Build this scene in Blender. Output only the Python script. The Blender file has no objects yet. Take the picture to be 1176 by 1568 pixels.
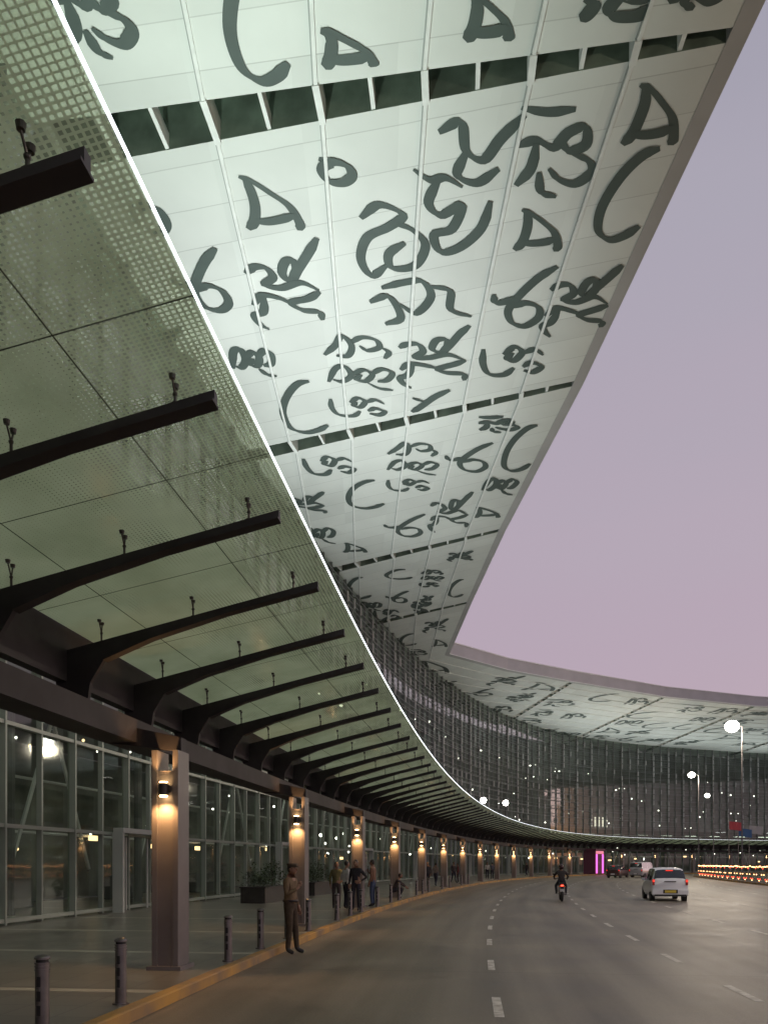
import bpy, math, random
import numpy as np
from mathutils import Vector, Matrix
random.seed(11)
scene=bpy.context.scene
COL=scene.collection

# ---------------------------------------------------------------- materials
def mat(name,col,rough=.6,metal=0.0,emis=None,es=0.0,var=0.0,vscale=3.0,bump=0.0,bscale=20.0,col2=None,spec=.5):
    m=bpy.data.materials.new(name); m.use_nodes=True
    nt=m.node_tree; b=nt.nodes['Principled BSDF']
    b.inputs['Base Color'].default_value=(*col,1); b.inputs['Roughness'].default_value=rough
    b.inputs['Metallic'].default_value=metal
    b.inputs['Specular IOR Level'].default_value=spec
    if emis:
        b.inputs['Emission Color'].default_value=(*emis,1); b.inputs['Emission Strength'].default_value=es
    if var>0 or col2 or bump>0:
        tc=nt.nodes.new('ShaderNodeTexCoord')
    if var>0 or col2:
        n=nt.nodes.new('ShaderNodeTexNoise'); n.inputs['Scale'].default_value=vscale; n.inputs['Detail'].default_value=6
        nt.links.new(tc.outputs['Object'],n.inputs['Vector'])
        r=nt.nodes.new('ShaderNodeValToRGB')
        c2=col2 or tuple(c*(1-var) for c in col)
        c1=col if col2 else tuple(min(1,c*(1+var)) for c in col)
        r.color_ramp.elements[0].position=.35; r.color_ramp.elements[1].position=.65
        r.color_ramp.elements[0].color=(*c2,1); r.color_ramp.elements[1].color=(*c1,1)
        nt.links.new(n.outputs['Fac'],r.inputs['Fac']); nt.links.new(r.outputs['Color'],b.inputs['Base Color'])
    if bump>0:
        n2=nt.nodes.new('ShaderNodeTexNoise'); n2.inputs['Scale'].default_value=bscale; n2.inputs['Detail'].default_value=4
        nt.links.new(tc.outputs['Object'],n2.inputs['Vector'])
        bp=nt.nodes.new('ShaderNodeBump'); bp.inputs['Strength'].default_value=bump; bp.inputs['Distance'].default_value=.02
        nt.links.new(n2.outputs['Fac'],bp.inputs['Height']); nt.links.new(bp.outputs['Normal'],b.inputs['Normal'])
    return m
def emat(name,col,s,sample=False):
    m=bpy.data.materials.new(name); m.use_nodes=True; nt=m.node_tree
    nt.nodes.remove(nt.nodes['Principled BSDF'])
    e=nt.nodes.new('ShaderNodeEmission'); e.inputs[0].default_value=(*col,1); e.inputs[1].default_value=s
    nt.links.new(e.outputs[0],nt.nodes['Material Output'].inputs[0])
    if not sample:
        try: m.cycles.emission_sampling='NONE'
        except Exception: pass
    return m

class NT:
    def __init__(s,m): s.nt=m.node_tree
    def n(s,t,**k):
        x=s.nt.nodes.new(t)
        for a,v in k.items(): setattr(x,a,v)
        return x
    def math(s,op,a,b=None,c=None):
        x=s.nt.nodes.new('ShaderNodeMath'); x.operation=op
        for i,q in enumerate((a,b,c)):
            if q is None: continue
            if isinstance(q,(int,float)): x.inputs[i].default_value=q
            else: s.nt.links.new(q,x.inputs[i])
        return x.outputs[0]
    def l(s,a,b): s.nt.links.new(a,b)
    def graze(s,k,base,pw=4.0):
        lw=s.n('ShaderNodeLayerWeight'); lw.inputs['Blend'].default_value=.5
        return s.math('ADD',s.math('MULTIPLY',s.math('POWER',lw.outputs['Facing'],pw),k),base)

# ---------------------------------------------------------------- mesh builder
class MB:
    def __init__(s): s.v=[];s.f=[];s.m=[];s.uv=[]
    def face(s,pts,mi=0,uv=None):
        k=len(s.v); s.v+= [tuple(p) for p in pts]; s.f.append(tuple(range(k,k+len(pts)))); s.m.append(mi)
        s.uv.append(uv)
    def hexa(s,p,mi=0):
        k=len(s.v); s.v+=[tuple(q) for q in p]
        for f in ((3,2,1,0),(4,5,6,7),(0,1,5,4),(1,2,6,5),(2,3,7,6),(3,0,4,7)):
            s.f.append(tuple(k+i for i in f)); s.m.append(mi); s.uv.append(None)
    def box(self, c, sz, R=0.0, mi=0, M=None):
        x,y,z=[q/2 for q in sz]; rot=M if M is not None else Matrix.Rotation(R,3,'Z')
        c=Vector(c)
        self.hexa([c+rot@Vector(q) for q in ((-x,-y,-z),(x,-y,-z),(x,y,-z),(-x,y,-z),(-x,-y,z),(x,-y,z),(x,y,z),(-x,y,z))],mi)
    def cyl(s,p0,p1,r0,r1=None,n=10,mi=0,caps=True):
        p0=Vector(p0);p1=Vector(p1); r1=r0 if r1 is None else r1
        d=(p1-p0); 
        if d.length<1e-6: return
        q=d.to_track_quat('Z','Y').to_matrix(); k=len(s.v)
        for p,r in ((p0,r0),(p1,r1)):
            for i in range(n):
                a=2*math.pi*i/n; s.v.append(tuple(p+q@Vector((r*math.cos(a),r*math.sin(a),0))))
        for i in range(n):
            j=(i+1)%n; s.f.append((k+i,k+j,k+n+j,k+n+i)); s.m.append(mi); s.uv.append(None)
        if caps:
            s.f.append(tuple(k+i for i in range(n))[::-1]); s.m.append(mi); s.uv.append(None)
            s.f.append(tuple(k+n+i for i in range(n))); s.m.append(mi); s.uv.append(None)
    def sph(s,c,r,mi=0,nu=10,nv=7,M=None):
        if isinstance(r,(int,float)): r=(r,r,r)
        c=Vector(c);k=len(s.v)
        for j in range(nv+1):
            ph=math.pi*j/nv
            for i in range(nu):
                th=2*math.pi*i/nu
                p=Vector((r[0]*math.sin(ph)*math.cos(th),r[1]*math.sin(ph)*math.sin(th),r[2]*math.cos(ph)))
                if M is not None: p=M@p
                s.v.append(tuple(c+p))
        for j in range(nv):
            for i in range(nu):
                i2=(i+1)%nu
                s.f.append((k+j*nu+i,k+(j+1)*nu+i,k+(j+1)*nu+i2,k+j*nu+i2)); s.m.append(mi); s.uv.append(None)
    def torus(s,c,R,r,axis='X',mi=0,n=22,m=8):
        k=len(s.v);c=Vector(c)
        for i in range(n):
            a=2*math.pi*i/n
            for j in range(m):
                b=2*math.pi*j/m; q=R+r*math.cos(b)
                p=Vector((r*math.sin(b),q*math.cos(a),q*math.sin(a)))
                if axis=='Y': p=Vector((p.y,p.x,p.z))
                s.v.append(tuple(c+p))
        for i in range(n):
            for j in range(m):
                s.f.append((k+i*m+j,k+((i+1)%n)*m+j,k+((i+1)%n)*m+(j+1)%m,k+i*m+(j+1)%m)); s.m.append(mi); s.uv.append(None)
    def build(s,name,mats,parent=None,smooth=False,loc=None,rz=0.0):
        me=bpy.data.meshes.new(name); me.from_pydata(s.v,[],s.f)
        for q in mats: me.materials.append(q)
        me.polygons.foreach_set('material_index',s.m)
        if any(u is not None for u in s.uv):
            ul=me.uv_layers.new(name='UVMap')
            for p,u in zip(me.polygons,s.uv):
                if u is None: continue
                for li,q in zip(p.loop_indices,u): ul.data[li].uv=q
        if smooth: me.polygons.foreach_set('use_smooth',[True]*len(s.f))
        me.update()
        o=bpy.data.objects.new(name,me); COL.objects.link(o)
        if parent: o.parent=parent
        if loc is not None: o.location=loc
        o.rotation_euler=(0,0,rz)
        return o
def empty(name,loc=(0,0,0),rz=0):
    o=bpy.data.objects.new(name,None); COL.objects.link(o); o.location=loc; o.rotation_euler=(0,0,rz); o.empty_display_size=.3
    return o
def smooth_angle(o,deg=35):
    me=o.data
    me.polygons.foreach_set('use_smooth',[True]*len(me.polygons))
    try: me.set_sharp_from_angle(angle=math.radians(deg))
    except Exception: pass

# ---------------------------------------------------------------- plan curve of the forecourt (canopy edge)
kS=[-40,0,10,20,30,45,68,92,112,138,170,260]
kT=[.1,.1,.11,.14,.17,.215,.295,.42,.60,1.10,1.3,1.36]
DS=.25; SS=np.arange(-40,260+DS,DS)
TH=np.interp(SS,kS,kT)
ker=np.ones(33)/33; THs=np.convolve(np.pad(TH,16,mode='edge'),ker,'valid')
XX=np.cumsum(np.sin(THs))*DS; YY=np.cumsum(np.cos(THs))*DS
i0=int(round(40/DS)); XX=XX-XX[i0]-1.8; YY=YY-YY[i0]
def C(s,off=0.0,z=0.0):
    x=np.interp(s,SS,XX);y=np.interp(s,SS,YY);t=np.interp(s,SS,THs)
    return Vector((x-off*math.cos(t),y+off*math.sin(t),z))
def T(s): return float(np.interp(s,SS,THs))
def s_of_y(y): return float(np.interp(y,YY,SS))
def ribbon(mb,s0,s1,prof,step=1.0,mi=0,closed=True):
    """sweep a profile [(off,z)...] along the plan curve"""
    n=max(1,int(round((s1-s0)/step))); k=len(mb.v); m=len(prof)
    for i in range(n+1):
        s=s0+(s1-s0)*i/n
        for o,z in prof: mb.v.append(tuple(C(s,o,z)))
    for i in range(n):
        for j in range(m if closed else m-1):
            j2=(j+1)%m
            mb.f.append((k+i*m+j,k+(i+1)*m+j,k+(i+1)*m+j2,k+i*m+j2)); mb.m.append(mi)
            sa=s0+(s1-s0)*i/n; sb=s0+(s1-s0)*(i+1)/n
            mb.uv.append([(sa,prof[j][0]),(sb,prof[j][0]),(sb,prof[j2][0]),(sa,prof[j2][0])])
    if closed:
        mb.f.append(tuple(k+j for j in range(m))); mb.m.append(mi); mb.uv.append(None)
        mb.f.append(tuple(k+n*m+j for j in range(m))[::-1]); mb.m.append(mi); mb.uv.append(None)
def rbox(mb,s0,s1,o0,o1,z0,z1,step=1.0,mi=0): ribbon(mb,s0,s1,[(o0,z0),(o1,z0),(o1,z1),(o0,z1)],step,mi)

# ---------------------------------------------------------------- world
w=bpy.data.worlds.new("World"); scene.world=w; w.use_nodes=True
nt=w.node_tree; bg=nt.nodes['Background']
N=NT(w)
tc=N.n('ShaderNodeTexCoord'); sx=N.n('ShaderNodeSeparateXYZ'); N.l(tc.outputs['Generated'],sx.inputs[0])
nz=N.n('ShaderNodeTexNoise'); nz.inputs['Scale'].default_value=2.2; nz.inputs['Detail'].default_value=4
mpn=N.n('ShaderNodeMapping'); mpn.inputs['Scale'].default_value=(1,1,5); N.l(tc.outputs['Generated'],mpn.inputs[0]); N.l(mpn.outputs[0],nz.inputs['Vector'])
zf=N.math('ADD',sx.outputs['Z'],N.math('MULTIPLY',N.math('SUBTRACT',nz.outputs['Fac'],.5),.14))
rp=N.n('ShaderNodeValToRGB'); N.l(zf,rp.inputs['Fac'])
el=rp.color_ramp.elements
el[0].position=0; el[0].color=(.42,.30,.36,1)
el[1].position=1; el[1].color=(.25,.26,.34,1)
for p,c in ((.20,(.44,.335,.42)),(.38,(.435,.36,.435)),(.62,(.39,.36,.43))):
    e=el.new(p); e.color=(*c,1)
sky=N.n('ShaderNodeTexSky'); sky.sky_type='NISHITA'; sky.sun_disc=False
sky.sun_elevation=math.radians(2); sky.sun_rotation=math.radians(70)
mx=N.n('ShaderNodeMix'); mx.data_type='RGBA'; mx.blend_type='ADD'; mx.inputs['Factor'].default_value=.03
N.l(rp.outputs['Color'],mx.inputs['A']); N.l(sky.outputs['Color'],mx.inputs['B'])
N.l(mx.outputs['Result'],bg.inputs['Color']); bg.inputs['Strength'].default_value=1.0
sd=bpy.data.lights.new('sun','SUN'); sd.energy=.12; sd.angle=math.radians(15); sd.color=(1,.75,.8)
so=bpy.data.objects.new('sun',sd); COL.objects.link(so); so.rotation_euler=(math.radians(80),0,math.radians(110))

# ---------------------------------------------------------------- camera
cd=bpy.data.cameras.new('camera'); cam=bpy.data.objects.new('camera',cd); COL.objects.link(cam)
cam.location=(0,0,1.7); cam.rotation_euler=(math.radians(90),0,0)
cd.sensor_width=36; cd.sensor_fit='AUTO'; cd.lens=27.55; cd.shift_y=.343; cd.clip_end=3000; cd.clip_start=.05
scene.camera=cam
scene.view_settings.view_transform='Standard'; scene.view_settings.look='None'; scene.view_settings.exposure=0

# ---------------------------------------------------------------- shared materials
M_steel=mat('dark_painted_steel',(.034,.031,.034),.6,0,var=.25,vscale=1.5,spec=.25)
M_steel2=mat('column_cladding',(.155,.14,.135),.45,.1,var=.10,vscale=2)
M_white=mat('white_paint',(.72,.74,.73),.55,var=.06)
M_alu=mat('aluminium_mullion',(.28,.32,.27),.4,.2)
M_black=mat('black_rubber',(.02,.02,.02),.6)
M_chrome=mat('stainless',(.20,.19,.185),.35,.8,var=.15,vscale=8)
M_fix=mat('fitting_metal',(.05,.045,.04),.35,.5)
E_led=emat('led_strip',(.92,.97,1),3.2)
E_warm=emat('warm_lamp',(1,.62,.28),25)
E_white=emat('cool_lamp',(1,.95,.85),30)
E_spot=emat('small_lamp',(1,.93,.85),8)
E_red=emat('red_tail_light',(1,.05,.03),1.6)

# ---------------------------------------------------------------- ground / road / pavement
g=MB(); g.face([(-900,-900,0),(900,-900,0),(900,900,0),(-900,900,0)])
g.build('ground',[mat('ground_soil',(.07,.065,.05),.9,var=.3,vscale=.3)])

M_road=mat('road_concrete',(.12,.105,.088),.55,var=0)
q=NT(M_road); b=M_road.node_tree.nodes['Principled BSDF']
tc=q.n('ShaderNodeTexCoord'); 
n1=q.n('ShaderNodeTexNoise'); n1.inputs['Scale'].default_value=.35; n1.inputs['Detail'].default_value=8; n1.inputs['Roughness'].default_value=.65
n2=q.n('ShaderNodeTexNoise'); n2.inputs['Scale'].default_value=55; n2.inputs['Detail'].default_value=3
mp=q.n('ShaderNodeMapping'); mp.inputs['Scale'].default_value=(.06,1.5,1)
n3=q.n('ShaderNodeTexNoise'); n3.inputs['Scale'].default_value=1.0; n3.inputs['Detail'].default_value=5
q.l(tc.outputs['Object'],n1.inputs['Vector']); q.l(tc.outputs['Object'],n2.inputs['Vector'])
q.l(tc.outputs['UV'],mp.inputs['Vector']); q.l(mp.outputs[0],n3.inputs['Vector'])
a=q.math('MULTIPLY',n1.outputs['Fac'],.5); a2=q.math('MULTIPLY',n3.outputs['Fac'],.45); a3=q.math('MULTIPLY',n2.outputs['Fac'],.25)
sm=q.math('ADD',q.math('ADD',a,a2),a3)
suv=q.n('ShaderNodeSeparateXYZ'); q.l(tc.outputs['UV'],suv.inputs[0])
fr=q.math('FRACT',q.math('DIVIDE',q.math('ADD',suv.outputs['X'],100),4.5)); jt=q.math('LESS_THAN',fr,.006)
sm=q.math('SUBTRACT',sm,q.math('MULTIPLY',jt,.14))
r=q.n('ShaderNodeValToRGB'); r.color_ramp.elements[0].position=.42; r.color_ramp.elements[1].position=.74
r.color_ramp.elements[0].color=(.078,.067,.052,1); r.color_ramp.elements[1].color=(.26,.225,.172,1)
q.l(sm,r.inputs['Fac']); q.l(r.outputs['Color'],b.inputs['Base Color'])
rr=q.math('ADD',q.math('MULTIPLY',n1.outputs['Fac'],.4),.28); q.l(rr,b.inputs['Roughness'])
b.inputs['Specular IOR Level'].default_value=.35
bp=q.n('ShaderNodeBump'); bp.inputs['Strength'].default_value=.35; bp.inputs['Distance'].default_value=.01
q.l(n2.outputs['Fac'],bp.inputs['Height']); q.l(bp.outputs[0],b.inputs['Normal'])
rd=MB()
offs=[1.75,0,-2,-4,-7,-10,-14,-18,-24,-30]
ribbon(rd,-30,240,[(o,.004) for o in offs],2.0,0,closed=False)
rd.build('road',[M_road])

M_mark=mat('road_marking_paint',(.66,.62,.56),.6,col2=(.34,.30,.25),vscale=7)
mk=MB()
for off,ph in ((-2.15,10.4),(-5.35,7.9),(-8.7,9.9),(-12.1,8.6),(-15.5,10)):
    s=ph-40
    while s<150:
        ribbon(mk,s,s+1.3,[(off-.055,.0085),(off+.055,.0085)],.65,0,closed=False); s+=3.85
mk.build('lane_markings',[M_mark])

M_pave=mat('pavement_tiles',(.13,.11,.09),.3,var=0,spec=.5)
q=NT(M_pave); b=M_pave.node_tree.nodes['Principled BSDF']
tc=q.n('ShaderNodeTexCoord'); br=q.n('ShaderNodeTexBrick'); br.inputs['Scale'].default_value=1.0
br.offset=0; br.inputs['Brick Width'].default_value=.6; br.inputs['Row Height'].default_value=.6; br.inputs['Mortar Size'].default_value=.008
br.inputs['Color1'].default_value=(.14,.13,.10,1); br.inputs['Color2'].default_value=(.185,.17,.135,1); br.inputs['Mortar'].default_value=(.07,.06,.05,1)
q.l(tc.outputs['UV'],br.inputs['Vector'])
suv=q.n('ShaderNodeSeparateXYZ'); q.l(tc.outputs['UV'],suv.inputs[0])
fr=q.math('FRACT',q.math('DIVIDE',q.math('ADD',suv.outputs['X'],100.3),4.06)); st=q.math('LESS_THAN',fr,.05)
mxx=q.n('ShaderNodeMix'); mxx.data_type='RGBA'; q.l(st,mxx.inputs['Factor']); q.l(br.outputs['Color'],mxx.inputs['A']); mxx.inputs['B'].default_value=(.38,.36,.28,1)
q.l(mxx.outputs['Result'],b.inputs['Base Color'])
M_kerb=mat('kerb_paint',(.45,.25,.05),.7,col2=(.20,.14,.08),vscale=1.4)
pv=MB()
ribbon(pv,-30,240,[(1.93,.132),(4,.13),(6,.13),(8,.13),(10.2,.13),(16.5,.13)],2.0,0,closed=False)
ribbon(pv,-30,240,[(1.93,.134),(1.93,-.02),(1.75,-.02),(1.75,.13),(1.77,.145),(1.91,.145)],1.0,1,closed=True)
pv.build('pavement',[M_pave,M_kerb])

# ---------------------------------------------------------------- terminal roof
RZ=21.7
L=[((9.5,-12),(-13,-9)),
   ((8.35,18.75),(-10.2,21.3)),((8.35,19.1),(-10.2,22.8)),
   ((7.9,32.5),(-8.6,38.7)),((7.9,32.85),(-8.6,39.9)),
   ((6.9,46.9),(-6.2,54.6)),((6.9,47.3),(-6.2,55.8)),
   ((6.35,60.0),(-3.6,67.0)),((6.35,60.4),(-3.6,68.0)),
   ((5.9,75.2),(.4,81.5)),
   ((12.6,81.4),(6.0,96)),
   ((20.4,86.6),(16.6,114)),((20.9,86.9),(17.4,114)),
   ((33.4,94.5),(29.5,134)),((33.9,94.8),(30.4,134)),
   ((46.8,100),(46,143)),((47.4,100.2),(47,143)),
   ((62,104),(64,150)),((62.7,104.2),(65,150)),
   ((80,108),(84,155)),((80.7,108.2),(85,155)),
   ((112,114),(118,163))]
panels=[(0,1),(2,3),(4,5),(6,7),(8,9),(9,10),(10,11),(12,13),(14,15),(16,17),(18,19),(20,21)]
slots=[(1,2),(3,4),(5,6),(7,8),(11,12),(13,14),(15,16),(17,18),(19,20)]
def ln(i): return Vector((*L[i][0],0)),Vector((*L[i][1],0))
def rp_(a,b,t,d):
    oa,ia=ln(a);ob,ib=ln(b)
    o=oa.lerp(ob,t); e=(ia-oa).normalized().lerp((ib-ob).normalized(),t).normalized()
    D=(ia-oa).length*(1-t)+(ib-ob).length*t
    return o+e*d,D,e
M_sof=mat('soffit_panels',(.70,.72,.68),.5)
q=NT(M_sof); b=M_sof.node_tree.nodes['Principled BSDF']
tc=q.n('ShaderNodeTexCoord'); suv=q.n('ShaderNodeSeparateXYZ'); q.l(tc.outputs['UV'],suv.inputs[0])
fy=q.math('FRACT',q.math('DIVIDE',q.math('ADD',suv.outputs['Y'],100),1.25)); l1=q.math('LESS_THAN',fy,.024)
wn=q.n('ShaderNodeTexWhiteNoise'); wn.noise_dimensions='2D'
cx=q.math('FLOOR',q.math('DIVIDE',suv.outputs['X'],2.7)); cy=q.math('FLOOR',q.math('DIVIDE',q.math('ADD',suv.outputs['Y'],100),1.25))
cb=q.n('ShaderNodeCombineXYZ'); q.l(cx,cb.inputs[0]); q.l(cy,cb.inputs[1]); q.l(cb.outputs[0],wn.inputs['Vector'])
ns=q.n('ShaderNodeTexNoise'); ns.inputs['Scale'].default_value=.5; ns.inputs['Detail'].default_value=5; q.l(tc.outputs['Object'],ns.inputs['Vector'])
val=q.math('ADD',q.math('MULTIPLY',wn.outputs['Value'],.07),q.math('MULTIPLY',ns.outputs['Fac'],.14))
val=q.math('SUBTRACT',q.math('ADD',val,.58),q.math('MULTIPLY',l1,.16))
hc=q.n('ShaderNodeCombineColor'); q.l(q.math('MULTIPLY',val,.96),hc.inputs[0]); q.l(val,hc.inputs[1]); q.l(q.math('MULTIPLY',val,.97),hc.inputs[2])
q.l(hc.outputs[0],b.inputs['Base Color'])
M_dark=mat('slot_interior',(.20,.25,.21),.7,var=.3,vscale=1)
M_fas=mat('roof_fascia',(.42,.42,.43),.5,0,var=.06,vscale=.6)
M_let=mat('lettering_film',(.07,.095,.088),.55,var=.1,vscale=1)
roof=empty('terminal_roof')
sf=MB(); vacc=0
for a,b_ in panels:
    oa,ia=ln(a);ob,ib=ln(b_); Lp=(ob-oa).length; nT=max(4,int(Lp/2)); nD=10
    for i in range(nT):
        for j in range(nD):
            pts=[];uv=[]
            for (ti,tj) in ((i,j),(i,j+1),(i+1,j+1),(i+1,j)):
                t=ti/nT; p,D,e=rp_(a,b_,t,0); d=D*tj/nD
                p=rp_(a,b_,t,d)[0]; pts.append((p.x,p.y,RZ)); uv.append((d,vacc+t*Lp))
            sf.face(pts,0,uv)
    vacc+=Lp
sf.build('soffit',[M_sof],roof)
ribs=MB(); RD=[2.2,4.7,7.4,10.2,13.2,16.2,19.4,22.6,25.8,29,32.2,35.4]
for a,b_ in panels:
    oa,ia=ln(a);ob,ib=ln(b_); Lp=(ob-oa).length; nT=max(4,int(Lp/2))
    for d in RD:
        for i in range(nT):
            t0=i/nT;t1=(i+1)/nT
            p0,D0,e0=rp_(a,b_,t0,d);p1,D1,e1=rp_(a,b_,t1,d)
            if d>min(D0,D1): continue
            for sg,h,zl,zh,mi in ((0,.05,RZ-.06,RZ+.02,0),(1,.018,RZ-.012,RZ+.01,1)):
                q0=p0+e0*(.072*sg); q1_=p1+e1*(.072*sg)
                ribs.hexa([(q0-e0*h).to_tuple()[:2]+(zl,),(q0+e0*h).to_tuple()[:2]+(zl,),(q1_+e1*h).to_tuple()[:2]+(zl,),(q1_-e1*h).to_tuple()[:2]+(zl,),
                       (q0-e0*h).to_tuple()[:2]+(zh,),(q0+e0*h).to_tuple()[:2]+(zh,),(q1_+e1*h).to_tuple()[:2]+(zh,),(q1_-e1*h).to_tuple()[:2]+(zh,)],mi)
sl=MB()
for a,b_ in slots:
    (oa,ia),(ob,ib)=ln(a),ln(b_)
    for o,i_ in ((oa,ia),(ob,ib)):
        sl.face([(o.x,o.y,RZ),(i_.x,i_.y,RZ),(i_.x,i_.y,RZ+1.4),(o.x,o.y,RZ+1.4)],0)
    sl.face([(oa.x,oa.y,RZ),(ob.x,ob.y,RZ),(ob.x,ob.y,RZ+1.4),(oa.x,oa.y,RZ+1.4)],0)
    Da=(ia-oa).length; Db=(ib-ob).length
    ds=[(d,1) for d in RD]+[((RD[k]+RD[k+1])/2,0) for k in range(len(RD)-1)]+[(1.1,0)]
    for d,big in ds:
        if d>min(Da,Db): continue
        pa=oa+(ia-oa).normalized()*d; pb=ob+(ib-ob).normalized()*d
        e=(ia-oa).normalized(); h=.09 if big else .055
        ext=(pb-pa).normalized()*(.05)
        pa=pa-ext;pb=pb+ext
        z0,z1=(RZ-.08,RZ+.55) if big else (RZ+.03,RZ+.45)
        ribs.hexa([(pa.x-e.x*h,pa.y-e.y*h,z0),(pa.x+e.x*h,pa.y+e.y*h,z0),(pb.x+e.x*h,pb.y+e.y*h,z0),(pb.x-e.x*h,pb.y-e.y*h,z0),
                   (pa.x-e.x*h,pa.y-e.y*h,z1),(pa.x+e.x*h,pa.y+e.y*h,z1),(pb.x+e.x*h,pb.y+e.y*h,z1),(pb.x-e.x*h,pb.y-e.y*h,z1)],0)
    pa=oa.lerp(ob,.3)+Vector((0,0,RZ+.75)); pb=ia.lerp(ib,.3)+Vector((0,0,RZ+.75)); sl.cyl(pa,pb,.09,None,8,0)
ribs.build('ribs',[M_white,mat('rib_shadow_gap',(.35,.37,.36),.7)],roof)
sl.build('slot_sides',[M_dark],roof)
top=MB()
for i in range(len(L)-1):
    (oa,ia),(ob,ib)=ln(i),ln(i+1)
    top.face([(oa.x,oa.y,RZ+1.35),(ia.x,ia.y,RZ+1.35),(ib.x,ib.y,RZ+1.35),(ob.x,ob.y,RZ+1.35)],0)
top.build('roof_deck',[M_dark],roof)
op=[(10.0,-12),(8.8,18.9),(8.3,32.7),(7.3,47.1),(6.72,60.2),(6.25,74.9),(12.8,81.0),(20.75,86.3),(33.7,94.1),(47.1,99.6),(62.3,103.5),(80.3,107.6),(112.2,113.5)]
ip=[L[0][0]]+[((L[k][0][0]+L[k+1][0][0])/2-.02,(L[k][0][1]+L[k+1][0][1])/2+.02) for k in (1,3,5,7)]+[(5.82,75.3),(12.55,81.55)]+[((L[k][0][0]+L[k+1][0][0])/2,(L[k][0][1]+L[k+1][0][1])/2+.1) for k in (11,13,15,17,19)]+[L[21][0]]
ed=MB()
for i in range(len(op)-1):
    z0,z1=RZ-.012,RZ+1.25
    a0,a1,b0,b1=op[i],op[i+1],ip[i],ip[i+1]
    ed.hexa([(*a0,z0),(*b0,z0),(*b1,z0),(*a1,z0),(*a0,z1),(*b0,z1),(*b1,z1),(*a1,z1)],0)
    if i>=5:
        c0=Vector((*a0,0));c1=Vector((*a1,0)); nrm=Vector(((c1-c0).y,-(c1-c0).x,0)).normalized()*.05
        for zz,hh in ((z1-.1,.1),(z0,.05)):
            ed.hexa([(c0.x,c0.y,zz),(c1.x,c1.y,zz),(c1.x+nrm.x,c1.y+nrm.y,zz),(c0.x+nrm.x,c0.y+nrm.y,zz),
                     (c0.x,c0.y,zz+hh),(c1.x,c1.y,zz+hh),(c1.x+nrm.x,c1.y+nrm.y,zz+hh),(c0.x+nrm.x,c0.y+nrm.y,zz+hh)],1)
ed.build('fascia',[M_fas,M_white],roof)

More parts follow.
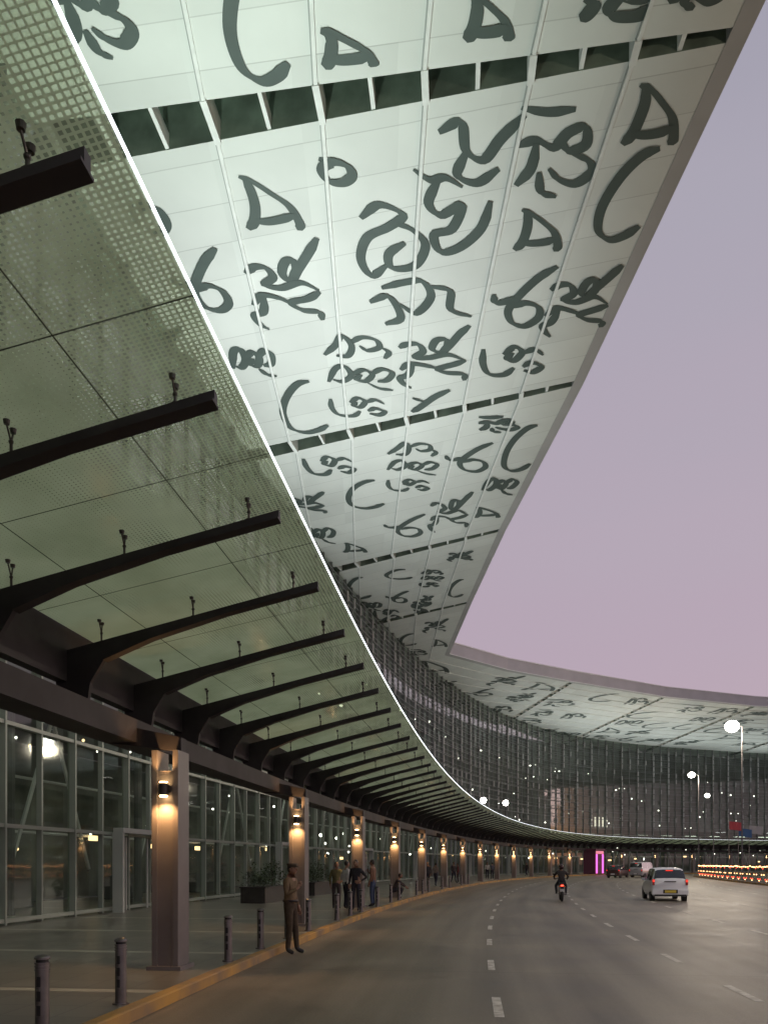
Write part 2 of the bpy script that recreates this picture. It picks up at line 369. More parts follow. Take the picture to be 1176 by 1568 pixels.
# ---------------------------------------------------------------- calligraphy (Bengali brush hand)
GL={
'tri':[[(-.02,.96),(.22,.88),(.55,.66),(.85,.42),(1,.12),(1.0,-.04)],[(.08,.93),(.17,.70),(.17,.42),(.10,.14),(-.04,-.02)],[(.02,.20),(.30,.14),(.62,.17),(.95,.26)]],
'C':[[(.72,1),(.42,.93),(.14,.7),(0,.4),(.1,.12),(.42,0),(.75,.04),(1,.16)]],
'six':[[(1,1),(.72,.8),(.45,.52),(.32,.28),(.45,.06),(.72,.0),(.92,.14),(.86,.34),(.62,.42),(.40,.34)],[(-.02,.56),(.06,.44),(.20,.42),(.40,.50)]],
'o':[[(.2,.9),(.0,.5),(.2,.05),(.65,.0),(.95,.3),(.8,.7),(.35,.85),(.1,.6)],[(-.1,.95),(.2,.86)]],
'slash':[[(1,1),(.6,.7),(.2,.2),(0,0)],[(.3,.5),(.0,.65)]],
'dro':[[(1,1),(.86,.86),(.72,.7),(.60,.58),(.50,.64),(.54,.78),(.66,.8),(.70,.68),(.60,.58)],
       [(.0,.66),(.12,.73),(.28,.72),(.36,.62),(.24,.52),(.44,.50),(.72,.56),(.98,.46)],
       [(.98,.46),(.8,.38),(.58,.32),(.72,.24),(.96,.22),(1,.12)],[(.02,.30),(.16,.40),(.40,.38),(.56,.32)],
       [(.20,.38),(.14,.22),(.02,.16),(.06,.06),(.18,-.02)]],
'kore':[[(.0,.60),(.14,.64),(.30,.60),(.20,.54),(.04,.50),(.0,.38),(.08,.30),(.18,.34)],
        [(.20,.58),(.36,.54),(.48,.46),(.40,.36),(.24,.34),(.20,.42),(.32,.46)],
        [(.34,.80),(.46,.76),(.58,.78),(.70,.72)],[(.52,.76),(.48,.66),(.56,.60),(.70,.64),(.66,.54),(.52,.50),(.58,.42),(.72,.44),(.86,.54),(.88,.66)],
        [(.50,.94),(.62,.98),(.68,.88),(.80,.84),(.90,.92),(1,1)],[(.68,.88),(.64,.78),(.78,.74),(.92,.80)],
        [(.16,.22),(.32,.26),(.46,.26),(.54,.16),(.44,.08),(.30,.12)],[(.54,.24),(.68,.20),(.72,.08),(.90,.04)],[(.06,.14),(.20,.16),(.30,.04),(.18,.0)]],
'ga':[[(.0,.84),(.16,.94),(.34,.88),(.40,.72),(.28,.60),(.10,.64)],[(.40,.72),(.58,.86),(.78,.90),(1,1)],[(.30,.58),(.52,.60),(.76,.68),(.92,.54),(.80,.42),(.56,.42)],
      [(.06,.40),(.20,.30),(.16,.12),(.06,.02)],[(.56,.42),(.42,.22),(.56,.06),(.86,.08),(.98,.24)]],
'thi':[[(.0,.30),(.10,.86),(.26,.96),(.34,.60),(.20,.34),(.06,.40)],[(.34,.62),(.52,.86),(.66,.70),(.58,.40),(.44,.46),(.50,.66)],[(.64,.66),(.80,.92),(.96,.78),(.90,.48),(.74,.40)],[(.60,.30),(.78,.10),(1,.02)]],
'ka':[[(.0,.10),(.16,.46),(.30,.86),(.42,.50),(.36,.12),(.18,.10)],[(.40,.56),(.60,.80),(.80,.74),(.86,.46),(.68,.34),(.56,.50)],[(.86,.50),(1,.30),(.94,.04)]],
'dui':[[(.0,.86),(.02,.42),(.14,.10),(.38,.06),(.52,.30)],[(.34,.70),(.48,.92),(.62,.78),(.52,.52),(.40,.58),(.46,.76)],[(.62,.74),(.80,.86),(.96,.70)],[(.66,.34),(.80,.46),(.96,.34),(.86,.16),(.70,.22)]],
'na':[[(.0,.98),(.3,.94),(.62,.98)],[(.02,.60),(.24,.66),(.46,.58),(.60,.74),(.78,.78),(.84,.62),(.66,.54),(.54,.66)],[(.70,.52),(.92,.44),(1,.30),(.84,.16),(.62,.22),(.46,.34)],[(.24,.62),(.22,.34),(.06,.14)],[(.34,.30),(.42,.08),(.62,.0)]],
}
def catmull(P,n=7):
    P=[Vector((*p,0)) for p in P]
    if len(P)==2: return [P[0].lerp(P[1],i/n) for i in range(n+1)]
    Q=[2*P[0]-P[1]]+P+[2*P[-1]-P[-2]]; out=[]
    for k in range(1,len(Q)-2):
        p0,p1,p2,p3=Q[k-1:k+3]
        for i in range(n):
            t=i/n; out.append(.5*((2*p1)+(-p0+p2)*t+(2*p0-5*p1+4*p2-p3)*t*t+(-p0+3*p1-3*p2+p3)*t**3))
    out.append(Q[-2]); return out
let=MB()
cnt=[0]
def glyph(kind,cx,cy,W,H,nib=.36,rot=0.0):
    if kind=='sha':   # stacked conjunct
        glyph('ka',cx-.02*W,cy-H*.34,W*.92,H*.26,nib*.85,rot+.06); glyph('thi',cx+.02*W,cy,W*1.0,H*.26,nib*.85,rot+.06); glyph('dui',cx-.03*W,cy+H*.34,W*.9,H*.26,nib*.85,rot+.06); return
    nang=math.radians(35); jx=random.uniform(-.06,.06)
    for stv in GL[kind]:
        stv=[(a+random.uniform(-.012,.012),b+random.uniform(-.012,.012)) for a,b in stv]
        pts=catmull(stv)
        P=[]
        for p in pts:
            lx=(p.x-.5+jx*(p.y))*W; ly=-(p.y-.5)*H
            P.append(Vector((cx+lx*math.cos(rot)-ly*math.sin(rot),cy+lx*math.sin(rot)+ly*math.cos(rot),0)))
        cnt[0]+=1; zb=RZ-.016-.004*(cnt[0]%5)
        n=len(P); prev=None
        for i in range(n):
            d=(P[min(i+1,n-1)]-P[max(i-1,0)]); 
            if d.length<1e-5: d=Vector((1,0,0))
            d.normalize(); a=math.atan2(d.y,d.x)
            wd=nib*(.38+.62*abs(math.sin(a-nang)))
            e=min(i,n-1-i)/4.0; wd*=min(1,.5+.5*e)
            nr=Vector((-d.y,d.x,0))*wd/2
            z=zb-.0035*i/n*1.0
            cur=((P[i]+nr).x,(P[i]+nr).y,z),((P[i]-nr).x,(P[i]-nr).y,z)
            if prev: let.face([prev[0],prev[1],cur[1],cur[0]],0)
            prev=cur
G=[('tri',-3.42,23.7,1.55,1.9),('o',-1.34,22.6,.9,.8),('dro',-3.51,27.2,2.5,4.2),('kore',1.45,25.0,4.4,8.0),
('na',4.88,22.1,2.3,2.8),('tri',7.3,20.9,1.3,1.7),('C',7.3,23.5,1.4,3.2),('tri',4.94,24.7,1.3,1.6),('six',4.82,27.7,1.95,2.9),('dro',7.0,27.9,2.2,3.5),
('sha',-.98,32.3,2.7,6.0),('dro',2.0,31.0,2.7,3.7),('dui',5.2,31.2,2.5,2.0),('C',-3.53,34.4,1.9,3.9),('thi',-5.25,31.3,1.7,1.8),('six',-6.3,26.9,1.8,2.86),
('o',-7.2,24.2,.9,1.2),('slash',2.04,33.9,1.6,1.6),('six',-8.3,30.5,1.5,2.6),
('na',-6.9,18.4,1.7,2.1),('C',-3.05,18.6,1.3,2.8),('tri',-.87,19.2,1.2,.85),('tri',2.5,18.5,1.0,1.0),('ga',5.35,18.0,1.7,1.1),('na',7.1,17.8,1.2,1.0),
('dui',-2.7,39.4,2.5,2.0),('C',-1,42.5,2.0,3.2),('sha',1.4,39.6,2.5,5.4),('six',4.2,38.6,2.2,2.7),('dro',-4.4,43.6,2.1,2.9),('thi',-4.0,47.8,2,2.5),
('six',1.24,46.4,2.3,3.05),('dro',3.8,44.7,2.2,5.0),('na',5.2,35.7,1.8,1.3),('C',6.6,37.8,1.4,4.2),('thi',6.1,41.6,1.7,1.9),('tri',5.9,44.6,1.3,1.3),('tri',-1.87,49.6,1.3,1.5),
('C',-1.8,56.9,1.66,4.4),('C',1.08,54.2,1.8,1.8),('sha',3.3,55,1.5,3.6),('dui',.2,63,2,3),('kore',3.0,60.5,1.5,4.0),('C',5.3,57.0,1.1,3.6),('dro',5.0,51.0,1.5,1.8),
('six',1,58.8,1.6,2.6),('dro',4.3,66,1.8,4),('C',2.2,70,1.5,3.6),('thi',-1,61.0,1.6,2.2),('tri',5.1,71,1.2,2.5),('na',3.2,74.3,1.6,2.2),
('kore',3,10.5,3.2,4.6),('C',6.5,13,1.5,3),('sha',-1.5,12.5,2.4,4.5),('six',-6,12.5,2,3),('dro',0,6,2.4,4),('tri',5,7.5,1.4,1.8),('na',-5,6,2,2.6),('kore',2.5,0,3,4.6),('C',-3,0,1.6,3)]
for gx in G: glyph(*gx)
rng=random.Random(5); kinds=['dro','ga','na','dui','thi','ka','six','C','tri','kore']
for a,b_ in panels[5:]:
    oa,ia=ln(a);ob,ib=ln(b_); Lp=(ob-oa).length; nt_=max(2,int(Lp/4.6))
    dd=3.6
    while dd<34:
        for i in range(nt_):
            p,D,e=rp_(a,b_,(i+.5)/nt_,dd+rng.uniform(-.5,.5))
            if dd+2.6>D or rng.random()<.2: continue
            glyph(rng.choice(kinds),p.x+rng.uniform(-.3,.3),p.y,rng.uniform(2.6,3.9),rng.uniform(3.8,5.0),.58,rng.uniform(-.2,.2))
        dd+=6.2
let.build('calligraphy_lettering',[M_let],roof)

# ---------------------------------------------------------------- terminal building
term=empty('airport_terminal')
def glassmat(name,tint,k,base,rough=.04,gc=(.85,.9,.88)):
    m=bpy.data.materials.new(name); m.use_nodes=True
    q=NT(m); nt=m.node_tree; nt.nodes.remove(nt.nodes['Principled BSDF'])
    tr=q.n('ShaderNodeBsdfTransparent'); tr.inputs[0].default_value=(*tint,1)
    gl=q.n('ShaderNodeBsdfGlossy'); gl.inputs['Color'].default_value=(*gc,1); gl.inputs['Roughness'].default_value=rough
    mx=q.n('ShaderNodeMixShader'); q.l(q.graze(k,base,3.0),mx.inputs[0]); q.l(tr.outputs[0],mx.inputs[1]); q.l(gl.outputs[0],mx.inputs[2])
    q.l(mx.outputs[0],nt.nodes['Material Output'].inputs[0]); return m
M_glass=glassmat('facade_glass',(.64,.71,.64),.40,.085)
fg=MB(); ribbon(fg,-20,235,[(10,.13),(10,RZ-.01)],1.6,0,closed=False); fg.build('glass_wall',[M_glass],term)
M_fin=mat('facade_fins',(.25,.265,.27),.5,.2,var=.2,vscale=.4)
mu=MB(); s=-20
k=0
while s<235:
    p=C(s,9.93); dpt=.16 if k%2 else .24
    mu.box((p.x,p.y,(RZ+7.2)/2),(dpt,.06,RZ-7.22),-T(s),0)
    mu.box((p.x,p.y,3.66),(dpt,.07,7.04),-T(s),1 if s<75 else 0)
    s+=1.6; k+=1
for z in [.2,2.6,5.2,6.3]+[7.6+1.17*i for i in range(12)]:
    rbox(mu,-20,235,9.84,9.98,z,z+(.06 if z>7 else .10),1.6,0 if z>7 else 1)
mu.build('mullions',[M_fin,M_alu],term)
lv=MB()
for i in range(36):
    z=7.2+i*.4
    if i%3==0: continue
    rbox(lv,40,235,9.78,9.82,z,z+.045,2.4,0)
s=44; rng=random.Random(8); k=0
while s<232:
    z=7.8
    while z<20.5:
        if rng.random()<(.8 if k%2==0 else .25):
            p=C(s,9.72,z+.36); lv.box(p,(.05,.28,.72),-T(s),1)
        z+=.95
    s+=1.6; k+=1
lv.build('louvres',[M_fin,mat('screen_strips',(.38,.39,.40),.5)],term)
M_int=mat('interior_wall',(.26,.28,.25),.8,col2=(.10,.11,.10),vscale=.35)
M_int_up=mat('interior_hall_wall',(.36,.36,.37),.8,col2=(.20,.20,.21),vscale=.2)
M_slab=mat('interior_slab',(.18,.19,.18),.8)
it=MB()
ribbon(it,-20,235,[(17,.13),(17,6.6)],3,0,closed=False)
ribbon(it,-20,235,[(17,7.2),(17,RZ)],3,3,closed=False)
rbox(it,-20,235,10.4,16.98,6.6,7.2,3,1)
s=-18; k=0
while s<230:
    a=C(s,12.2,.13);b2=C(s,12.2,6.6); it.cyl(a,b2,.16,None,10,1)
    it.cyl(C(s,12.2,1.5),C(s+2.2,12.2,6.5),.07,None,6,2); it.cyl(C(s+4.4,12.2,1.5),C(s+2.2,12.2,6.5),.07,None,6,2)
    p=C(s+3,14.6,.65); it.box(p,(.7,2.6,1.04),-T(s),1)
    for z in (2.9,5.0): it.cyl(C(s,15.8,z),C(s+8,15.8,z),.06,None,6,2)
    s+=8; k+=1
it.build('interior',[M_int,M_slab,M_white,M_int_up],term)
E_int=emat('interior_light',(.92,1,.86),7.0,True)
E_int3=emat('hall_fill_light',(.97,.98,1.0),8.5,True)  # glowing strips added on the upper slab to brighten the hall behind the glass
E_int2=emat('interior_light_warm',(1,.62,.30),4)
li=MB(); s=0; rng=random.Random(3)
while s<225:
    p=C(s,12.9,6.52); li.box(p,(2.4,.2,.05),-T(s)+math.pi/2,0)
    if rng.random()<.7:
        p=C(s+1,15.5,rng.uniform(1.8,3)); li.box(p,(.7,.08,.22),-T(s)+math.pi/2,1)
    s+=5.2
s=48
while s<225:
    p=C(s,14.0,7.35); li.box(p,(.3,2.2,.06),-T(s),3)
    s+=11
for i in range(210):
    s=rng.uniform(45,225); p=C(s,10.35,rng.choice([2.6,3.4,4.2,5.5,8,9.5,11,12.5,14,16])+rng.uniform(-.4,.4)); li.sph(p,rng.uniform(.05,.13),2,6,4)
for i in range(40):
    s=rng.uniform(6,45); p=C(s,rng.uniform(10.8,14),rng.choice([2.2,3.0,4.6,5.6])+rng.uniform(-.3,.3)); li.sph(p,rng.uniform(.03,.065),2 if i%3 else 1,6,4)
li.build('interior_lights',[E_int,E_int2,E_spot,E_int3],term)
wl=MB()
for s0,n,z0,z1 in ((100,9,6.3,7.8),(128,5,7.6,9.2)):
    for i in range(n):
        p=C(s0+i*.8,10.5,(z0+z1)/2); wl.box(p,(.06,.32,z1-z0),-T(s0),0)
wl.build('lounge_windows',[emat('lounge_glow',(1,.9,.75),1.3)],term)
pt=MB()
s=9
while s<200:
    for ds in (-1.5,1.5):
        p=C(s+ds,9.6,1.4); pt.box(p,(.35,.12,2.54),-T(s),0)
    p=C(s,9.6,2.75); pt.box(p,(.35,3.1,.16),-T(s),0)
    for ds in (-.75,.75):
        p=C(s+ds,9.75,1.35); pt.box(p,(.05,.06,2.4),-T(s),0)
    s+=16.2
pt.build('entrance_portals',[mat('portal_frame',(.42,.44,.40),.4)],term)

# ---------------------------------------------------------------- entrance canopy
can=empty('entrance_canopy')
gz=lambda o:5.5-.2*o
M_cg=bpy.data.materials.new('fritted_canopy_glass'); M_cg.use_nodes=True
q=NT(M_cg); nt=M_cg.node_tree; nt.nodes.remove(nt.nodes['Principled BSDF'])
tc=q.n('ShaderNodeTexCoord'); su=q.n('ShaderNodeSeparateXYZ'); q.l(tc.outputs['UV'],su.inputs[0])
U=q.math('ADD',su.outputs['X'],100.);V=q.math('ADD',su.outputs['Y'],10.)
P=.042
fx=q.math('FRACT',q.math('DIVIDE',U,P)); fy=q.math('FRACT',q.math('DIVIDE',V,P))
nz=q.n('ShaderNodeTexNoise'); nz.inputs['Scale'].default_value=.9; nz.inputs['Detail'].default_value=3
mp=q.n('ShaderNodeMapping'); mp.inputs['Scale'].default_value=(.55,1.2,1); q.l(tc.outputs['UV'],mp.inputs[0]); q.l(mp.outputs[0],nz.inputs['Vector'])
edge=q.math('SUBTRACT',1.0,q.math('DIVIDE',su.outputs['Y'],1.5))
th=q.math('MULTIPLY',q.math('MAXIMUM',q.math('SUBTRACT',q.math('ADD',nz.outputs['Fac'],q.math('MULTIPLY',edge,.20)),.46),0),1.4)
th=q.math('MINIMUM',q.math('ADD',th,.09),.42)
ax=q.math('LESS_THAN',q.math('ABSOLUTE',q.math('SUBTRACT',fx,.5)),q.math('MULTIPLY',th,.85)); ay=q.math('LESS_THAN',q.math('ABSOLUTE',q.math('SUBTRACT',fy,.5)),q.math('MULTIPLY',th,.85))
hole=q.math('MULTIPLY',ax,ay)
jx=q.math('LESS_THAN',q.math('FRACT',q.math('DIVIDE',q.math('ADD',U,.3),2.03)),.007); jy=q.math('LESS_THAN',q.math('FRACT',q.math('DIVIDE',q.math('ADD',V,.55),1.65)),.007)
jn=q.math('MAXIMUM',jx,jy)
tl=q.n('ShaderNodeBsdfTranslucent'); df=q.n('ShaderNodeBsdfDiffuse'); df.inputs[0].default_value=(.38,.42,.31,1)
nc=q.n('ShaderNodeTexNoise'); nc.inputs['Scale'].default_value=1.2; nc.inputs['Detail'].default_value=4; q.l(tc.outputs['UV'],nc.inputs['Vector'])
rc=q.n('ShaderNodeValToRGB'); rc.color_ramp.elements[0].position=.3; rc.color_ramp.elements[1].position=.7
rc.color_ramp.elements[0].color=(.42,.47,.31,1); rc.color_ramp.elements[1].color=(.60,.66,.46,1)
q.l(nc.outputs['Fac'],rc.inputs[0]); q.l(rc.outputs[0],tl.inputs[0])
m1=q.n('ShaderNodeMixShader'); m1.inputs[0].default_value=.8; q.l(df.outputs[0],m1.inputs[1]); q.l(tl.outputs[0],m1.inputs[2])
tp=q.n('ShaderNodeBsdfTransparent'); tp.inputs[0].default_value=(.74,.80,.64,1)
m2=q.n('ShaderNodeMixShader'); q.l(q.math('ADD',q.math('MULTIPLY',hole,.6),.04),m2.inputs[0]); q.l(m1.outputs[0],m2.inputs[1]); q.l(tp.outputs[0],m2.inputs[2])
dk=q.n('ShaderNodeBsdfDiffuse'); dk.inputs[0].default_value=(.05,.06,.04,1)
m3=q.n('ShaderNodeMixShader'); q.l(jn,m3.inputs[0]); q.l(m2.outputs[0],m3.inputs[1]); q.l(dk.outputs[0],m3.inputs[2])
gs=q.n('ShaderNodeBsdfGlossy'); gs.inputs['Roughness'].default_value=.15
m4=q.n('ShaderNodeMixShader'); q.l(q.graze(.22,.02,4.0),m4.inputs[0]); q.l(m3.outputs[0],m4.inputs[1]); q.l(gs.outputs[0],m4.inputs[2])
q.l(m4.outputs[0],nt.nodes['Material Output'].inputs[0])
cg=MB(); ribbon(cg,-20,200,[(o,gz(o)) for o in (0.02,1.2,2.4,3.45)],1.015,0,closed=False); cg.build('glass_roof',[M_cg],can)
le=MB(); rbox(le,-20,200,-.007,.007,5.483,5.499,.5,0); le.build('led_edge_strip',[E_led],can)
S0=s_of_y(11.4); BAY=8.12; STEP=BAY/4
ar=MB()
rbox(ar,-20,200,3.10,3.60,3.50,3.84,1.0,0)
rbox(ar,-20,200,3.46,3.62,4.1,4.86,1.0,0)
fit=MB()
prof=[(.10,5.29),(.10,5.21),(1.3,4.93),(2.3,4.64),(2.95,4.38),(3.14,4.08),(3.18,3.82),(3.58,3.82),(3.62,4.12),(3.62,4.48)]
k=-14
while S0+.62+k*STEP<195:
    s=S0+.62+k*STEP
    t=.035
    A=[C(s-t,o,z) for o,z in prof]; B=[C(s+t,o,z) for o,z in prof]
    ar.face(A[::-1],0); ar.face(B,0)
    for i in range(len(prof)):
        j=(i+1)%len(prof); ar.face([A[i],A[j],B[j],B[i]],0)
    for i in (1,2,3):
        a_,b_=prof[i],prof[i+1]
        q1=[C(s-.07,a_[0],a_[1]-.016),C(s+.07,a_[0],a_[1]-.016),C(s+.07,b_[0],b_[1]-.016),C(s-.07,b_[0],b_[1]-.016)]
        q2=[v+Vector((0,0,.018)) for v in q1]; ar.hexa(q1+q2,0)
    if s<70:
        for o in (.42,1.75,3.0):
            za=5.29-.233*(o-.1)-.01
            base=C(s,o,za); top_=C(s,o,gz(o)-.012)
            mid=base.lerp(top_,.45)
            fit.cyl(base,base+Vector((0,0,.02)),.032,None,8,0)
            fit.cyl(base,mid,.013,.013,7,0); fit.sph(mid,.021,0,8,6)
            for dsn,do in ((-.06,.0),(.06,.02)):
                e=C(s+dsn,o+do,0); e.z=gz(o+do)-.04
                fit.cyl(mid,e,.009,.008,6,0); fit.cyl(e,e+Vector((0,0,.034)),.022,.028,10,0)
    k+=1
i=-1
while S0+i*BAY<175:
    s=S0+i*BAY
    q1=[C(s-.10,2.42,3.36),C(s+.10,2.42,3.36),C(s+.10,3.58,3.50),C(s-.10,3.58,3.50)]
    q2=[C(s-.10,2.42,3.56),C(s+.10,2.42,3.56),C(s+.10,3.58,3.82),C(s-.10,3.58,3.82)]
    ar.hexa(q1+q2,0)
    i+=1
ar.build('steel_arms',[M_steel],can)
o=fit.build('spider_fittings',[M_fix],can); smooth_angle(o)
colh=3.36
def column(s,idx):
    p=C(s,2.62); r=-T(s)
    e=empty('canopy_column',(p.x,p.y,.13),r)
    m=MB()
    m.box((-.16,0,(colh-.13)/2),(.08,.44,colh-.13),0,0)
    m.box((.16,0,(colh-.13)/2),(.08,.44,colh-.13),0,0)
    m.box((0,0,(colh-.13)/2-.15),(.24,.36,colh-.13-.30),0,0)
    m.box((0,0,.03),(.52,.56,.06),0,0)
    m.build('post',[M_steel2],e)
    f=MB()
    for sy in (-1,1):
        y=sy*.27
        f.box((0,sy*.215,2.66),(.14,.07,.1),0,0)
        f.cyl((0,y,2.56),(0,y,2.74),.065,None,14,0); 
        f.cyl((0,y,2.540),(0,y,2.561),.056,None,14,1); f.cyl((0,y,2.739),(0,y,2.76),.056,None,14,1)
    f.build('updown_lamp',[M_fix,E_warm],e)
    if s<112:
        for zz,up in ((2.50,False),(2.80,True)):
            l=bpy.data.lights.new('lamp_beam','SPOT'); l.energy=85 if not up else 60; l.color=(1,.52,.20)
            if s>70: l.energy*=1.4
            l.spot_size=math.radians(130 if not up else 100); l.spot_blend=.7; l.shadow_soft_size=.04
            lo=bpy.data.objects.new('lamp_beam',l); COL.objects.link(lo); lo.parent=e
            lo.location=(0,-.31,zz); lo.rotation_euler=(math.radians(180 if up else 0),0,0)
i=-1
while S0+i*BAY<175:
    column(S0+i*BAY,i); i+=1
# ---------------------------------------------------------------- uplighting floodlights above the canopy
M_hous=mat('lamp_housing',(.08,.08,.08),.4,.5)
FL=[(-4,3400),(6,5200),(15,6300),(24,6700),(32,7600),(41,4600),(51,1900),(64,1000),(80,1400),(96,2700),(110,4200),(124,5200),(140,5600),(158,5600),(178,5200)]
for s,en in FL:
    off=5.6 if s<70 else 4.6
    p=C(s,off)
    e=empty('roof_uplight',(p.x,p.y,0),-T(s))
    m=MB(); m.cyl((off-3.6,0,4.8),(0,0,5.25),.03,None,8,0); m.box((0,0,5.32),(.34,.46,.16),0,0); m.box((0,0,5.405),(.28,.4,.012),0,1)
    m.build('housing',[M_hous,E_spot],e)
    l=bpy.data.lights.new('flood','SPOT'); l.energy=en; l.color=(.82,1,.84) if s<20 else (.92,1,.96)
    l.spot_size=math.radians(80 if s<60 else 120); l.spot_blend=1.0; l.shadow_soft_size=.25
    lo=bpy.data.objects.new('flood',l); COL.objects.link(lo); lo.parent=e; lo.location=(0,0,5.6)
    lo.rotation_euler=(math.radians(180),math.radians(5 if s<60 else 22),0)
for (x,y,z) in ((10.9,86,8.6),(14.1,91,8.7)):
    e=empty('floodlight',(x,y,0)); m=MB()
    m.cyl((0,.15,5.0),(0,.15,z),.04,None,8,0); m.box((0,.1,z),(.5,.18,.4),0,0); m.sph((0,-.02,z),(.32,.14,.32),1,12,8)
    m.build('head',[M_hous,E_white],e)

# ---------------------------------------------------------------- bollards
def bollard(s,off=2.03):
    p=C(s,off); e=MB()
    e.cyl((0,0,0),(0,0,.02),.09,None,20,0)
    e.cyl((0,0,.02),(0,0,.66),.062,.062,20,0,False)
    for z in (.60,.63,.66): e.cyl((0,0,z),(0,0,z+.012),.068,.068,20,0)
    for i in range(3): e.box((0,-.060,.50-i*.13),(.035,.012,.09),0,1)
    e.cyl((0,0,.655),(0,0,.70),.055,.055,16,1); e.cyl((0,0,.70),(0,0,.715),.07,.07,20,0); e.sph((0,0,.715),(.07,.07,.03),0,20,6)
    o=e.build('bollard',[M_chrome,M_black],None,False,(p.x,p.y,.13),-T(s)); smooth_angle(o)
for y in (4.9,6.9,8.5,12.3,14.15,16.1,18.0,21.3,23.2,25.0,28.0,31,33,38,40,42,47,50,55,58): bollard(s_of_y(y))

# ---------------------------------------------------------------- planters with hedges
M_leaf=mat('hedge_leaves',(.05,.08,.025),.6,col2=(.02,.035,.012),vscale=4)
M_plant=mat('planter_granite',(.03,.027,.024),.35,var=.2,vscale=6)
def planter(s,off,length=3.4,h=.6):
    p=C(s,off); e=empty('planter',(p.x,p.y,.13),-T(s)); m=MB()
    m.box((0,0,h/2),(1.0,length,h),0,0); m.box((0,0,h+.02),(1.08,length+.08,.05),0,0); m.build('box',[m_ for m_ in (M_plant,)],e)
    f=MB(); r=random.Random(int(s*10))
    for i in range(1700):
        y=r.uniform(-length/2,length/2); x=r.gauss(0,.26); top=.75+.3*math.sin(y*2.1+s)+.14*math.sin(y*7)
        z=h+.03+r.random()**.6*top*math.exp(-x*x*1.5)
        a=r.uniform(0,6.28);t=r.uniform(-.9,.9);sz=r.uniform(.04,.09)
        d=Vector((math.cos(a),math.sin(a),t)).normalized(); u=d.cross(Vector((0,0,1))).normalized()*sz*.5
        c=Vector((x,y,z)); f.face([c-u,c+d*sz-u*.2,c+d*sz*1.6,c+u],0)
    f.build('hedge',[M_leaf],e)
for y in (31,38): planter(s_of_y(y),7.2)

